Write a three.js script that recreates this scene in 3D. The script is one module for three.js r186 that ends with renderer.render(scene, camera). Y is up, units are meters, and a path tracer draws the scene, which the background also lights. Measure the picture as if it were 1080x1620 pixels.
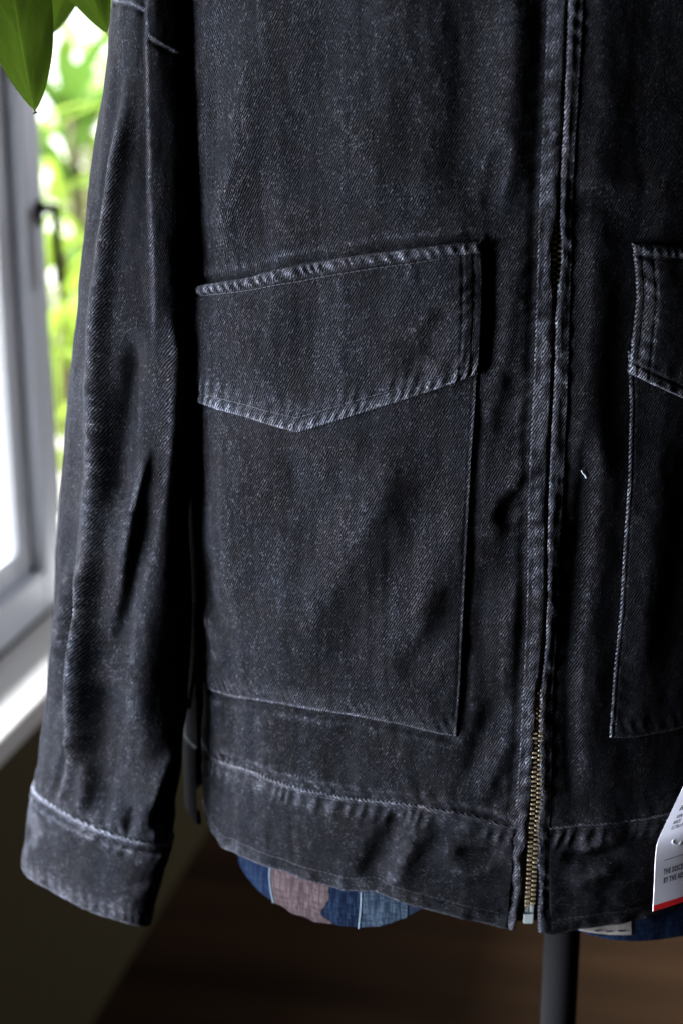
import * as THREE from 'three';
import { mergeGeometries } from 'three/addons/utils/BufferGeometryUtils.js';
import { RoundedBoxGeometry } from 'three/addons/geometries/RoundedBoxGeometry.js';
import { RectAreaLightUniformsLib } from 'three/addons/lights/RectAreaLightUniformsLib.js';

// ------------------------------------------------------------------ camera, light, exposure
const RAD = Math.PI / 180;
const scene = new THREE.Scene();
scene.background = new THREE.Color(0x000000);
const FOV = 36, PITCH = 17 * RAD, DIST = 0.9;
const camera = new THREE.PerspectiveCamera(FOV, 682 / 1024, 0.05, 60);
camera.position.set(0, 1.15 + DIST * Math.sin(PITCH), DIST * Math.cos(PITCH));
camera.lookAt(0, 1.15, 0);
camera.focus = 0.9;
camera.userData.fStop = 4.6;
camera.updateMatrixWorld(true);

const renderer = new THREE.WebGLRenderer({ antialias: true });
renderer.toneMapping = THREE.LinearToneMapping;
renderer.toneMappingExposure = 1.0;
renderer.shadowMap.enabled = true;
RectAreaLightUniformsLib.init();

// the window wall stands at the left: its own frame has x along the wall (away from the viewer), z into the room
const WALL_POS = new THREE.Vector3(-0.417, 0, -1.27), WALL_TURN = 78 * RAD;
const wallMatrix = new THREE.Matrix4().makeRotationY(WALL_TURN).setPosition(WALL_POS);
const onWall = (a, y, n) => new THREE.Vector3(a, y, n).applyMatrix4(wallMatrix);
// daylight coming in through the near casement
{
  const l = new THREE.RectAreaLight(0xe6ecff, 76, 0.58, 0.62);
  l.position.copy(onWall(-1.52, 1.0, -0.09));
  l.lookAt(onWall(-1.52, 1.0, 1.0));
  l.name = 'window_daylight';
  scene.add(l);
  // open sky above the garden
  const g = new THREE.RectAreaLight(0xf4f8ff, 88, 3.2, 1.2);
  g.position.copy(onWall(0.9, 2.9, -2.35));
  g.lookAt(onWall(0.9, 0.6, -0.3));
  g.name = 'garden_daylight';
  scene.add(g);
  // daylight from the window at the far end of the room, behind the jacket
  const b = new THREE.RectAreaLight(0xf2f3ff, 9, 1.5, 1.5);
  b.position.copy(onWall(2.44, 1.5, 1.95));
  b.lookAt(onWall(0, 0.9, 0.45));
  b.name = 'far_window_daylight';
  scene.add(b);
}

// ------------------------------------------------------------------ helpers
function rng(seed) { let s = seed | 0; return () => { s = (s + 0x6d2b79f5) | 0; let t = Math.imul(s ^ (s >>> 15), 1 | s); t = (t + Math.imul(t ^ (t >>> 7), 61 | t)) ^ t; return ((t ^ (t >>> 14)) >>> 0) / 4294967296; }; }
const clamp = (x, a = 0, b = 1) => (x < a ? a : x > b ? b : x);
const lerp = (a, b, t) => a + (b - a) * t;
const smooth = (a, b, x) => { const t = clamp((x - a) / (b - a)); return t * t * (3 - 2 * t); };
const gauss = (d, w) => Math.exp(-(d * d) / (w * w));
function hash(x, y) { let h = Math.imul(x, 374761393) ^ Math.imul(y, 668265263); h = Math.imul(h ^ (h >>> 13), 1274126177); return ((h ^ (h >>> 16)) >>> 0) / 4294967296; }
function vnoise(x, y) {
  const i = Math.floor(x), j = Math.floor(y), fx = x - i, fy = y - j, u = fx * fx * (3 - 2 * fx), v = fy * fy * (3 - 2 * fy);
  return lerp(lerp(hash(i, j), hash(i + 1, j), u), lerp(hash(i, j + 1), hash(i + 1, j + 1), u), v) * 2 - 1;
}
function fbm(x, y, o = 4) { let a = 0.5, s = 0; for (let k = 0; k < o; k++) { s += a * vnoise(x, y); x = x * 2.03 + 17.1; y = y * 2.03 + 5.7; a *= 0.5; } return s; }
const taken = new Map();
function numbered(name) { const n = taken.get(name) ?? 0; taken.set(name, n + 1); return n ? `${name}_${String(n).padStart(3, '0')}` : name; }
function tag(o, label, category, group, kind) { o.userData.label = label; if (category) o.userData.category = category; if (group) o.userData.group = group; if (kind) o.userData.kind = kind; return o; }
function mesh(name, geo, mat, parent, top = false) { const m = new THREE.Mesh(geo, mat); m.name = top ? numbered(name) : name; m.castShadow = m.receiveShadow = true; parent.add(m); return m; }
function group(name) { const g = new THREE.Group(); g.name = numbered(name); scene.add(g); return g; }

// reading positions off the photograph (1080 x 1620): a point of the picture on an upright plane of known depth
const F = 810 / Math.tan(FOV / 2 * RAD);
const camInv = camera.matrixWorld.clone().invert();
function ray(px, py) { return new THREE.Vector3((px - 540) / F, -(py - 810) / F, -1).transformDirection(camera.matrixWorld); }
function atZ(px, py, z) { const d = ray(px, py), t = (z - camera.position.z) / d.z; return camera.position.clone().addScaledVector(d, t); }
const tmpV = new THREE.Vector3();
function project(p) { tmpV.copy(p).applyMatrix4(camInv); return [540 + F * tmpV.x / -tmpV.z, 810 - F * tmpV.y / -tmpV.z]; }

// polyline helpers
function curve(pts) {   // arc-length parametrised polyline, lightly rounded
  const L = [0];
  for (let i = 1; i < pts.length; i++) L.push(L[i - 1] + Math.hypot(pts[i][0] - pts[i - 1][0], pts[i][1] - pts[i - 1][1]));
  const tot = L[L.length - 1];
  const f = (t) => {
    const l = clamp(t) * tot; let i = 1; while (i < pts.length - 1 && L[i] < l) i++;
    const k = (l - L[i - 1]) / Math.max(1e-9, L[i] - L[i - 1]);
    return [lerp(pts[i - 1][0], pts[i][0], k), lerp(pts[i - 1][1], pts[i][1], k)];
  };
  f.length_ = tot; f.pts = pts;
  return f;
}
function spline(pts, n = 60) {   // Catmull-Rom through the points, as a dense polyline
  const c = new THREE.CatmullRomCurve3(pts.map((p) => new THREE.Vector3(p[0], p[1], 0)), false, 'centripetal');
  return c.getSpacedPoints(n).map((v) => [v.x, v.y]);
}
function interp(xs, ys, x) { if (x <= xs[0]) return ys[0]; for (let i = 1; i < xs.length; i++) if (x <= xs[i]) return lerp(ys[i - 1], ys[i], (x - xs[i - 1]) / (xs[i] - xs[i - 1])); return ys[ys.length - 1]; }

// ------------------------------------------------------------------ garment surfaces: an upright tube (s = metres round it, y = height) plus a height field of folds
class Tube {
  constructor(cx, a, b, zc, range, step = 0.0008, lean = 0, box = 1) {
    this.lean = lean; this.box = box;
    this.cx = cx; this.a = a; this.b = b; this.zc = zc;
    const am = a(1.15), bm = b(1.15); this.th = []; this.ss = [];
    let s = 0; const N = 2000, T = 3.4;
    const f = []; for (let i = 0; i <= N; i++) { const th = i / N * T; if (i) s += Math.hypot(am * Math.cos(th), bm * Math.sin(th)) * T / N; f.push([th, s]); }
    for (let i = N; i > 0; i--) { this.th.push(-f[i][0]); this.ss.push(-f[i][1]); }
    for (let i = 0; i <= N; i++) { this.th.push(f[i][0]); this.ss.push(f[i][1]); }
    [this.s0, this.s1, this.y0, this.y1] = range; this.step = step;
    this.nx = Math.ceil((this.s1 - this.s0) / step) + 1; this.ny = Math.ceil((this.y1 - this.y0) / step) + 1;
    this.H = new Float32Array(this.nx * this.ny); this.W = new Float32Array(this.nx * this.ny);
  }
  look(from, to, v) { let lo = 0, hi = from.length - 1; if (v <= from[0]) return to[0]; if (v >= from[hi]) return to[hi]; while (hi - lo > 1) { const m = (lo + hi) >> 1; if (from[m] <= v) lo = m; else hi = m; } return lerp(to[lo], to[hi], (v - from[lo]) / (from[hi] - from[lo])); }
  theta(s) { return this.look(this.ss, this.th, s); }
  arc(th) { return this.look(this.th, this.ss, th); }
  pos(s, y, h, out) {
    const th = this.theta(s), a = this.a(y), b = this.b(y), sn = Math.sin(th), cs = Math.cos(th);
    const nz0 = cs / b; let nx = sn / a - this.lean * nz0, nz = nz0; const l = Math.hypot(nx, nz); nx /= l; nz /= l;
    out.set(this.cx(y) + a * sn + nx * h, y, this.zc(y) + b * Math.sign(cs) * Math.pow(Math.abs(cs), this.box) + this.lean * a * sn + nz * h);
    return out;
  }
  at(px, py, lim = 1.42) {   // the surface point seen at a photograph pixel, as [s, y]
    const p0 = atZ(px, py, this.zc(1.15) + this.b(1.15) * 0.6), v = new THREE.Vector3();
    let y = p0.y, th = Math.asin(clamp((p0.x - this.cx(y)) / this.a(y), -0.98, 0.98));
    for (let k = 0; k < 40; k++) {
      const e = 1e-4, r0 = project(this.pos(this.arc(th), y, 0, v)), r1 = project(this.pos(this.arc(th + e), y, 0, v)), r2 = project(this.pos(this.arc(th), y + e, 0, v));
      const a = (r1[0] - r0[0]) / e, c = (r1[1] - r0[1]) / e, b = (r2[0] - r0[0]) / e, d = (r2[1] - r0[1]) / e, det = a * d - b * c;
      const ex = px - r0[0], ey = py - r0[1];
      let dt = Math.abs(det) > 1 ? (ex * d - b * ey) / det : 0;
      dt = clamp(dt, -0.15, 0.15); th = clamp(th + dt, -lim, lim);
      const r3 = project(this.pos(this.arc(th), y, 0, v)); y += (py - r3[1]) / d;
    }
    return [this.arc(th), y];
  }
  pts(list, lim) { return list.map((p) => this.at(p[0], p[1], lim)); }
  sample(G, s, y) {
    const x = clamp((s - this.s0) / this.step, 0, this.nx - 1.001), z = clamp((y - this.y0) / this.step, 0, this.ny - 1.001), i = x | 0, j = z | 0, u = x - i, v = z - j, k = j * this.nx + i, n = this.nx;
    return lerp(lerp(G[k], G[k + 1], u), lerp(G[k + n], G[k + n + 1], u), v);
  }
  // a ridge (amp > 0) or furrow along a polyline given top to bottom; wl / wr: width in metres on either side
  fold(list, amp, wl, wr = wl, fade = 0.25, G = this.H) {
    const p = spline(this.pts(list), 24), n = p.length, L = [0];
    for (let i = 1; i < n; i++) L.push(L[i - 1] + Math.hypot(p[i][0] - p[i - 1][0], p[i][1] - p[i - 1][1]));
    const m = 2.6 * Math.max(wl, wr); let a0 = 9, a1 = -9, b0 = 9, b1 = -9;
    for (const q of p) { a0 = Math.min(a0, q[0]); a1 = Math.max(a1, q[0]); b0 = Math.min(b0, q[1]); b1 = Math.max(b1, q[1]); }
    const i0 = Math.max(0, Math.floor((a0 - m - this.s0) / this.step)), i1 = Math.min(this.nx - 1, Math.ceil((a1 + m - this.s0) / this.step));
    const j0 = Math.max(0, Math.floor((b0 - m - this.y0) / this.step)), j1 = Math.min(this.ny - 1, Math.ceil((b1 + m - this.y0) / this.step));
    for (let j = j0; j <= j1; j++) for (let i = i0; i <= i1; i++) {
      const x = this.s0 + i * this.step, y = this.y0 + j * this.step;
      let best = 1e9, side = 1, along = 0;
      for (let k = 1; k < n; k++) {
        const dx = p[k][0] - p[k - 1][0], dy = p[k][1] - p[k - 1][1], ll = dx * dx + dy * dy, t = clamp(((x - p[k - 1][0]) * dx + (y - p[k - 1][1]) * dy) / ll);
        const ex = x - p[k - 1][0] - t * dx, ey = y - p[k - 1][1] - t * dy, d = ex * ex + ey * ey;
        if (d < best) { best = d; side = dx * ey - dy * ex; along = L[k - 1] + t * (L[k] - L[k - 1]); }
      }
      const d = Math.sqrt(best), w = side > 0 ? wr : wl;
      if (d > 2.6 * w) continue;
      const t = along / L[n - 1], tp = fade > 0 ? smooth(0, fade, t) * smooth(0, fade, 1 - t) : 1;
      G[j * this.nx + i] += amp * Math.exp(-best / (w * w)) * tp;
    }
  }
  wear(list, amp, wl, wr = wl, fade = 0.15) { this.fold(list, amp, wl, wr, fade, this.W); }
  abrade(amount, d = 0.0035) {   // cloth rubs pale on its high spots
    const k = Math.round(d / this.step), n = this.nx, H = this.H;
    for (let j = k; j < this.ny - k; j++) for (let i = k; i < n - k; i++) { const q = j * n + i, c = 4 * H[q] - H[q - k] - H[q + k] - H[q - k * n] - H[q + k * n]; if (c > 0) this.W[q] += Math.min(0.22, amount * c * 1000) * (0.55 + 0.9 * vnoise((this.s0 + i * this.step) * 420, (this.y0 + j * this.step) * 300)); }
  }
  each(f) { for (let j = 0; j < this.ny; j++) for (let i = 0; i < this.nx; i++) this.H[j * this.nx + i] += f(this.s0 + i * this.step, this.y0 + j * this.step); }
}

// ------------------------------------------------------------------ cloth texture: washed black twill
function dataTex(N, M, fn, srgb) {
  const d = new Uint8Array(N * M * 4), c = [0, 0, 0];
  for (let y = 0; y < M; y++) for (let x = 0; x < N; x++) { fn(x, y, c); const k = (y * N + x) * 4; for (let q = 0; q < 3; q++) { const v = clamp(c[q]); d[k + q] = Math.round(255 * (srgb ? (v <= 0.0031308 ? 12.92 * v : 1.055 * Math.pow(v, 1 / 2.4) - 0.055) : v)); } d[k + 3] = 255; }
  const t = new THREE.DataTexture(d, N, M); t.magFilter = THREE.LinearFilter; t.minFilter = THREE.LinearMipmapLinearFilter; t.generateMipmaps = true; t.wrapS = t.wrapT = THREE.RepeatWrapping; if (srgb) t.colorSpace = THREE.SRGBColorSpace; t.needsUpdate = true; return t;
}
const TILE = 0.112;
const TW = 1024;
const twill = new Float32Array(TW * TW), fleck = new Float32Array(TW * TW);
{
  const R = rng(7), pn = (n, seed) => { const g = new Float32Array(n * n); const r = rng(seed); for (let i = 0; i < g.length; i++) g[i] = r(); return (x, y) => { const X = x * n / TW, Y = y * n / TW, i = Math.floor(X), j = Math.floor(Y), u = X - i, v = Y - j, a = ((i % n) + n) % n, b = (a + 1) % n, c = ((j % n) + n) % n, d = (c + 1) % n; return lerp(lerp(g[c * n + a], g[c * n + b], u), lerp(g[d * n + a], g[d * n + b], u), v); }; };
  const n1 = pn(256, 3), n2 = pn(90, 4), n3 = pn(28, 5), nv = pn(170, 6);
  for (let y = 0; y < TW; y++) for (let x = 0; x < TW; x++) {
    const wob = (n2(x, y) - 0.5) * 0.3 + (n3(x, y) - 0.5) * 0.5;
    const ph = (78 * x - 41 * y) / TW + wob, ln = 0.5 + 0.5 * Math.cos(2 * Math.PI * ph);
    const seg = 0.45 + 0.55 * n1(x, y * 0.55) + 0.35 * (nv(x, y) - 0.5);
    twill[y * TW + x] = Math.pow(ln, 1.3) * seg;
  }
  for (let k = 0; k < 3800; k++) {   // white weft showing through
    const x = R() * TW, y = R() * TW, l = 2.5 + R() * 6, an = (58 + R() * 26) * RAD, b = (0.1 + 0.9 * Math.pow(R(), 3.5)), w = 1.3 + R() * 1.0;
    for (let q = -l; q <= l; q += 0.5) for (let e = -4; e <= 4; e += 0.5) { const X = ((Math.round(x + Math.cos(an) * q - Math.sin(an) * e) % TW) + TW) % TW, Y = ((Math.round(y + Math.sin(an) * q + Math.cos(an) * e) % TW) + TW) % TW; const v = b * gauss(e, w) * gauss(q, l * 0.7); if (v > fleck[Y * TW + X]) fleck[Y * TW + X] = v; }
  }
}
const denimMap = dataTex(TW, TW, (x, y, c) => { const k = y * TW + x, v = 0.008 + 0.27 * Math.pow(twill[k], 1.4) + 0.5 * fleck[k]; c[0] = v * 0.945; c[1] = v * 0.97; c[2] = v * 1.09; }, true);
const denimBump = dataTex(TW, TW, (x, y, c) => { const k = y * TW + x; c[0] = c[1] = c[2] = clamp(0.15 + 0.75 * twill[k] + 0.1 * fleck[k]); }, false);
const denim = new THREE.MeshPhysicalMaterial({ map: denimMap, bumpMap: denimBump, bumpScale: 0.00022, roughness: 0.92, vertexColors: true, side: THREE.DoubleSide, specularIntensity: 0.03 });
const sleeveDenim = denim.clone(); sleeveDenim.bumpScale = 0.00009;
const threadMat = new THREE.MeshStandardMaterial({ color: new THREE.Color(0.012, 0.012, 0.015), roughness: 0.8 });

// colour of the cloth before wear: uneven washing, vertical streaks
function wash(s, y) {
  const streak = fbm(s * 230, y * 11, 3) + 0.7 * fbm(s * 60 + 2, y * 6, 2), blot = fbm(s * 26 + 3, y * 22, 4), mid = fbm(s * 110 + 9, y * 75, 3);
  return 1 + 0.42 * streak + 0.34 * blot + 0.14 * mid;
}
const BASE = 0.088;

// a piece of cloth between four edge curves (in s, y) lying on a tube
function patch(surf, e, o) {
  const T = curve(e.top), B = curve(e.bottom), L = e.left ? curve(e.left) : curve([e.top[0], e.bottom[0]]), R = e.right ? curve(e.right) : curve([e.top.at(-1), e.bottom.at(-1)]);
  const c00 = T(0), c10 = T(1), c01 = B(0), c11 = B(1), WT = (T.length_ + B.length_) / 2, HT = (L.length_ + R.length_) / 2;
  const C = (u, v) => { const t = T(u), b = B(u), l = L(v), r = R(v), q = [0, 0]; for (let k = 0; k < 2; k++) q[k] = (1 - v) * t[k] + v * b[k] + (1 - u) * l[k] + u * r[k] - ((1 - u) * (1 - v) * c00[k] + u * (1 - v) * c10[k] + (1 - u) * v * c01[k] + u * v * c11[k]); return q; };
  const list = (len, step) => { const n = Math.max(2, Math.round(len / step)), a = []; for (let i = 0; i <= n; i++) a.push(i / n); for (const m of [0.0002, 0.0005, 0.0009, 0.0014]) { const f = m / len; if (f < 0.2) a.push(f, 1 - f); } return a.sort((p, q) => p - q); };
  const step = o.step ?? 0.0008, us = list(WT, step), vs = list(HT, o.stepV ?? step), nu = us.length, nv = vs.length;
  const rad = { T: 0, B: 0, L: 0, R: 0, ...(o.round ?? {}) };
  const pos = [], uv = [], col = [], idx = [], p = new THREE.Vector3(), x = {};
  const tint = o.tint ?? [1, 1, 1];
  const fill = (u, v) => {
    const q = C(u, v); x.u = u; x.v = v; x.s = q[0]; x.y = q[1]; x.eL = u * WT; x.eR = (1 - u) * WT; x.eT = v * HT; x.eB = (1 - v) * HT; x.w = WT; x.h = HT;
    if (o.trueH) { const t = T(u), b = B(u), hh = Math.hypot(t[0] - b[0], t[1] - b[1]); x.eT = v * hh; x.eB = (1 - v) * hh; }
    let d = 0; for (const k of 'TBLR') { const r = rad[k], ee = x['e' + k]; if (r && ee < r) { const z = 1 - ee / r; d += r * (1 - Math.sqrt(Math.max(0, 1 - z * z))); } }
    return surf.sample(surf.H, q[0], q[1]) * (o.follow ?? 1) + (o.lift ?? 0) + (o.height ? o.height(x) : 0) - d;
  };
  const push = (u, v, dh, duv = [0, 0]) => {
    const h = fill(u, v) + dh; surf.pos(x.s, x.y, h, p); pos.push(p.x, p.y, p.z);
    uv.push(...(o.uv ? o.uv(x.s, x.y) : [x.s / TILE, x.y / TILE]));
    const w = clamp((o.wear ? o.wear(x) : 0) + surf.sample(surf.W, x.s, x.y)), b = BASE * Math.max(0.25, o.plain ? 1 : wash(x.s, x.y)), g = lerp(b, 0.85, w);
    const hue = o.plain ? 0 : 0.09 * fbm(x.s * 70, x.y * 55 + 7, 3);
    col.push(g * tint[0] * (1 + hue), g * tint[1], g * tint[2] * (1 - hue * 0.6));
    return pos.length / 3 - 1;
  };
  for (const v of vs) for (const u of us) push(u, v, 0);
  for (let j = 0; j < nv - 1; j++) for (let i = 0; i < nu - 1; i++) { const a = j * nu + i, b = a + 1, c = a + nu, d = c + 1; idx.push(a, c, b, b, c, d); }
  // turned-under edge
  const lip = o.lip ?? {};
  const ring = (k, pairs, inward) => {
    const [dn, ins] = lip[k]; const r1 = [], r2 = [];
    for (const [u, v] of pairs) { r1.push(push(u, v, -dn)); const q = inward(u, v, ins); r2.push(push(clamp(q[0]), clamp(q[1]), -dn - 0.0004)); }
    const base = pairs.map(([u, v]) => vs.indexOf(v) * nu + us.indexOf(u));
    const flip = k === 'T' || k === 'R';
    for (let i = 0; i < pairs.length - 1; i++) for (const [a, b] of [[base, r1], [r1, r2]]) flip ? idx.push(a[i], a[i + 1], b[i], b[i], a[i + 1], b[i + 1]) : idx.push(a[i], b[i], a[i + 1], a[i + 1], b[i], b[i + 1]);
  };
  if (lip.T) ring('T', us.map((u) => [u, 0]), (u, v, i) => [u, v + i / HT]);
  if (lip.B) ring('B', us.map((u) => [u, 1]), (u, v, i) => [u, v - i / HT]);
  if (lip.L) ring('L', vs.map((v) => [0, v]), (u, v, i) => [u + i / WT, v]);
  if (lip.R) ring('R', vs.map((v) => [1, v]), (u, v, i) => [u - i / WT, v]);
  const g = new THREE.BufferGeometry();
  g.setAttribute('position', new THREE.Float32BufferAttribute(pos, 3)); g.setAttribute('uv', new THREE.Float32BufferAttribute(uv, 2)); g.setAttribute('color', new THREE.Float32BufferAttribute(col, 3));
  g.setIndex(idx); g.computeVertexNormals();
  g.userData = { C };
  return { geo: g, C, W: WT, Hh: HT, heightAt: (u, v) => fill(u, v) };
}
// a row of sewn stitches along a path of (u, v) on a patch
function stitches(surf, pa, path, { len = 0.0026, gap = 0.0009, r = 0.00022, up = 0.00012 } = {}) {
  const pts = []; for (let i = 0; i <= 400; i++) { const q = path(i / 400); pts.push(surf.pos(...pa.C(q[0], q[1]), pa.heightAt(q[0], q[1]) + up, new THREE.Vector3())); }
  const L = [0]; for (let i = 1; i < pts.length; i++) L.push(L[i - 1] + pts[i].distanceTo(pts[i - 1]));
  const at = (l) => { let i = 1; while (i < pts.length - 1 && L[i] < l) i++; return pts[i - 1].clone().lerp(pts[i], clamp((l - L[i - 1]) / Math.max(1e-9, L[i] - L[i - 1]))); };
  const gs = []; const R = rng(5);
  for (let l = gap; l + len < L[L.length - 1]; l += len + gap) {
    const a = at(l), b = at(l + len * (0.92 + 0.12 * R())), d = b.clone().sub(a), g = new THREE.CapsuleGeometry(r, Math.max(1e-5, d.length() - r), 2, 5);
    g.applyQuaternion(new THREE.Quaternion().setFromUnitVectors(new THREE.Vector3(0, 1, 0), d.normalize())); g.translate((a.x + b.x) / 2, (a.y + b.y) / 2, (a.z + b.z) / 2); gs.push(g);
  }
  return mergeGeometries(gs);
}
// irregular puckers along a seam: t metres along it, e metres from the edge
function pucker(t, e, seed, period = 0.0075, slant = 0.45) { const q = (t + slant * e) / period, j = q + 0.8 * vnoise(q * 0.5 + seed * 13.7, seed * 3.1), a = 0.75 + 0.5 * vnoise(q * 0.37 + seed * 5.3, seed); return clamp(0.5 + 0.5 * a * Math.sin(6.2832 * j) + 0.22 * vnoise(q * 2.6 + seed, e * 260)); }

// ------------------------------------------------------------------ the room: floor, window wall, window, garden
{
  const N = 512;
  const wood = dataTex(N, N, (x, y, c) => { const g = 0.5 + 0.9 * fbm(x / 7, y / 90, 4), k = 0.5 + 0.9 * fbm(x / 60 + 40, y / 140, 3); const v = Math.max(0.2, 0.1 + 0.8 * g + 0.9 * k); c[0] = 0.026 * v; c[1] = 0.0138 * v; c[2] = 0.0066 * v; }, true);
  wood.repeat.set(2, 2);
  const f = mesh('floor', new THREE.PlaneGeometry(9, 9), new THREE.MeshPhysicalMaterial({ map: wood, roughness: 0.85, specularIntensity: 0.06 }), scene);
  f.geometry.rotateX(-Math.PI / 2); f.geometry.rotateY(WALL_TURN); f.position.set(3.1, 0, 1.2); tag(f, 'dark brown wooden floor', null, null, 'structure');
}
const inWall = (g) => { g.position.copy(WALL_POS); g.rotation.y = WALL_TURN; return g; };
function wbox(a0, a1, y0, y1, n0, n1, r = 0.003) { const g = new RoundedBoxGeometry(a1 - a0, y1 - y0, n1 - n0, 2, r); g.translate((a0 + a1) / 2, (y0 + y1) / 2, (n0 + n1) / 2); return g; }
{
  const plaster = new THREE.MeshPhysicalMaterial({ color: new THREE.Color(0.075, 0.062, 0.03), roughness: 0.9, specularIntensity: 0.1 });
  const w = inWall(group('window_wall')); tag(w, 'dark olive wall below the white window sill', 'wall');
  mesh('lower_wall', wbox(-3.4, 5.2, 0, 0.598, -0.12, 0.07), plaster, w);
  mesh('upper_wall', wbox(-3.4, 5.2, 2.18, 3.25, -0.12, 0.07), plaster, w);
  mesh('pier', wbox(-3.4, -1.97, 0.6, 2.178, -0.12, 0.068), plaster, w);
  mesh('pier', wbox(2.3, 5.2, 0.6, 2.178, -0.12, 0.068), plaster, w);
  const sillMat = new THREE.MeshStandardMaterial({ color: new THREE.Color(0.78, 0.76, 0.72), roughness: 0.55 });
  const sill = inWall(group('window_sill')); tag(sill, 'white window sill slab in front of the grey casement', 'sill');
  mesh('slab', wbox(-1.968, 2.298, 0.6, 0.634, -0.14, 0.125, 0.006), sillMat, sill);
}
// casement with two-step grey profile
{
  const alu = new THREE.MeshStandardMaterial({ color: new THREE.Color(0.74, 0.77, 0.82), roughness: 0.45, metalness: 0.0 });
  const black = new THREE.MeshPhysicalMaterial({ color: new THREE.Color(0.005, 0.005, 0.006), roughness: 0.7, specularIntensity: 0.1 });
  const glass = new THREE.MeshPhysicalMaterial({ transmission: 1, thickness: 0, roughness: 0.02, ior: 1.45, color: 0xffffff });
  const casement = (a0, a1, label, handle) => {
    const g = inWall(group('casement_window')); tag(g, label, 'window');
    const y0 = 0.637, y1 = 2.175;
    for (const [p0, p1, q0, q1] of [[a1 - 0.062, a1, a1 - 0.112, a1 - 0.062], [a0, a0 + 0.062, a0 + 0.062, a0 + 0.112]]) {
      const s = mesh('stile', wbox(p0, p1, y0, y1, -0.03, 0.022, 0.004), alu, g); mesh('bead', wbox(q0, q1, y0 + 0.0605, y1 - 0.0605, -0.026, 0.004, 0.004), alu, s);
    }
    for (const [p0, p1, q0, q1] of [[y0, y0 + 0.06, y0 + 0.06, y0 + 0.1], [y1 - 0.06, y1, y1 - 0.1, y1 - 0.06]]) {
      const s = mesh('rail', wbox(a0 + 0.0625, a1 - 0.0625, p0, p1, -0.03, 0.021, 0.004), alu, g); mesh('bead', wbox(a0 + 0.1125, a1 - 0.1125, q0, q1, -0.026, 0.003, 0.004), alu, s);
    }
    const pane = new THREE.PlaneGeometry(a1 - a0 - 0.224, y1 - y0 - 0.2); pane.translate((a0 + a1) / 2, (y0 + y1) / 2, -0.012); mesh('pane', pane, glass, g);
    mesh('gasket', wbox(a0 + 0.002, a1 - 0.002, 0.6342, 0.6366, -0.02, 0.024, 0.001), black, g); mesh('gasket', wbox(a1 + 0.0005, a1 + 0.008, y0 + 0.004, y1 - 0.004, -0.03, 0.012, 0.002), black, g);
    if (handle) {
      const h = mesh('handle', mergeGeometries([wbox(a1 - 0.028, a1 - 0.012, 1.165, 1.2, 0.022, 0.027, 0.002), wbox(a1 - 0.026, a1 - 0.014, 1.182, 1.194, 0.027, 0.05, 0.002), wbox(a1 - 0.027, a1 - 0.013, 1.09, 1.194, 0.042, 0.05, 0.003)]), black, g);
      h.userData.label = 'black lever handle pointing down';
    }
    return g;
  };
  casement(-1.96, 0, 'grey metal casement with a black lever handle beside the sleeve', true);
}
// the far window, outside the picture behind the jacket
{
  const g = group('far_window'); g.position.copy(onWall(2.46, 0, 1.965)); g.lookAt(onWall(0, 0, 0.45).setY(0)); tag(g, 'white framed daylit window at the far end behind the jacket', 'window');
  const fr = new THREE.MeshStandardMaterial({ color: new THREE.Color(0.5, 0.5, 0.5), roughness: 0.6 });
  for (const [x, y, w, h] of [[-0.79, 1.5, 0.06, 1.64], [0.79, 1.5, 0.06, 1.64]]) { const b = new RoundedBoxGeometry(w, h, 0.06, 2, 0.004); b.translate(x, y, -0.03); mesh('stile', b, fr, g); }
  for (const y of [0.71, 2.29]) { const b = new RoundedBoxGeometry(1.515, 0.06, 0.06, 2, 0.004); b.translate(0, y, -0.03); mesh('rail', b, fr, g); }
  const p = new THREE.PlaneGeometry(1.515, 1.515); p.translate(0, 1.5, -0.03); mesh('pane', p, new THREE.MeshStandardMaterial({ color: 0x111111, emissive: new THREE.Color(0.95, 0.96, 1), emissiveIntensity: 0.6, roughness: 0.3 }), g);
}
// outdoors: sky, pale terrace, garden plants
{
  const sky = [], nS = 40; const g = new THREE.BufferGeometry(), ix = [];
  for (let i = 0; i <= nS; i++) { const f = Math.PI * i / nS, a = 0.9 + 4.2 * Math.cos(f), n = -0.1 - 4.4 * Math.sin(f); sky.push(a, 0.0, n, a, 3.1, n); if (i < nS) { const k = 2 * i; ix.push(k, k + 1, k + 2, k + 2, k + 1, k + 3); } }
  g.setAttribute('position', new THREE.Float32BufferAttribute(sky, 3)); g.setIndex(ix); g.computeVertexNormals();
  const m = inWall(mesh('sky', g, new THREE.MeshStandardMaterial({ color: 0x000000, emissive: new THREE.Color(0.95, 0.98, 1.0), emissiveIntensity: 3.6, side: THREE.DoubleSide }), scene)); tag(m, 'bright white overcast sky outside the window', null, null, 'structure');
  const t = new THREE.PlaneGeometry(8.3, 4.4); t.rotateX(-Math.PI / 2); t.translate(0.9, 0.3, -2.33);
  const conc = dataTex(256, 256, (x, y, c) => { const v = 0.5 + 0.12 * fbm(x / 20, y / 20, 4); c[0] = v; c[1] = v * 0.95; c[2] = v * 0.88; }, true); conc.repeat.set(6, 4);
  const tm = inWall(mesh('terrace', t, new THREE.MeshStandardMaterial({ map: conc, roughness: 0.9 }), scene)); tag(tm, 'pale terrace outside the window', null, null, 'structure');
}
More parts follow.
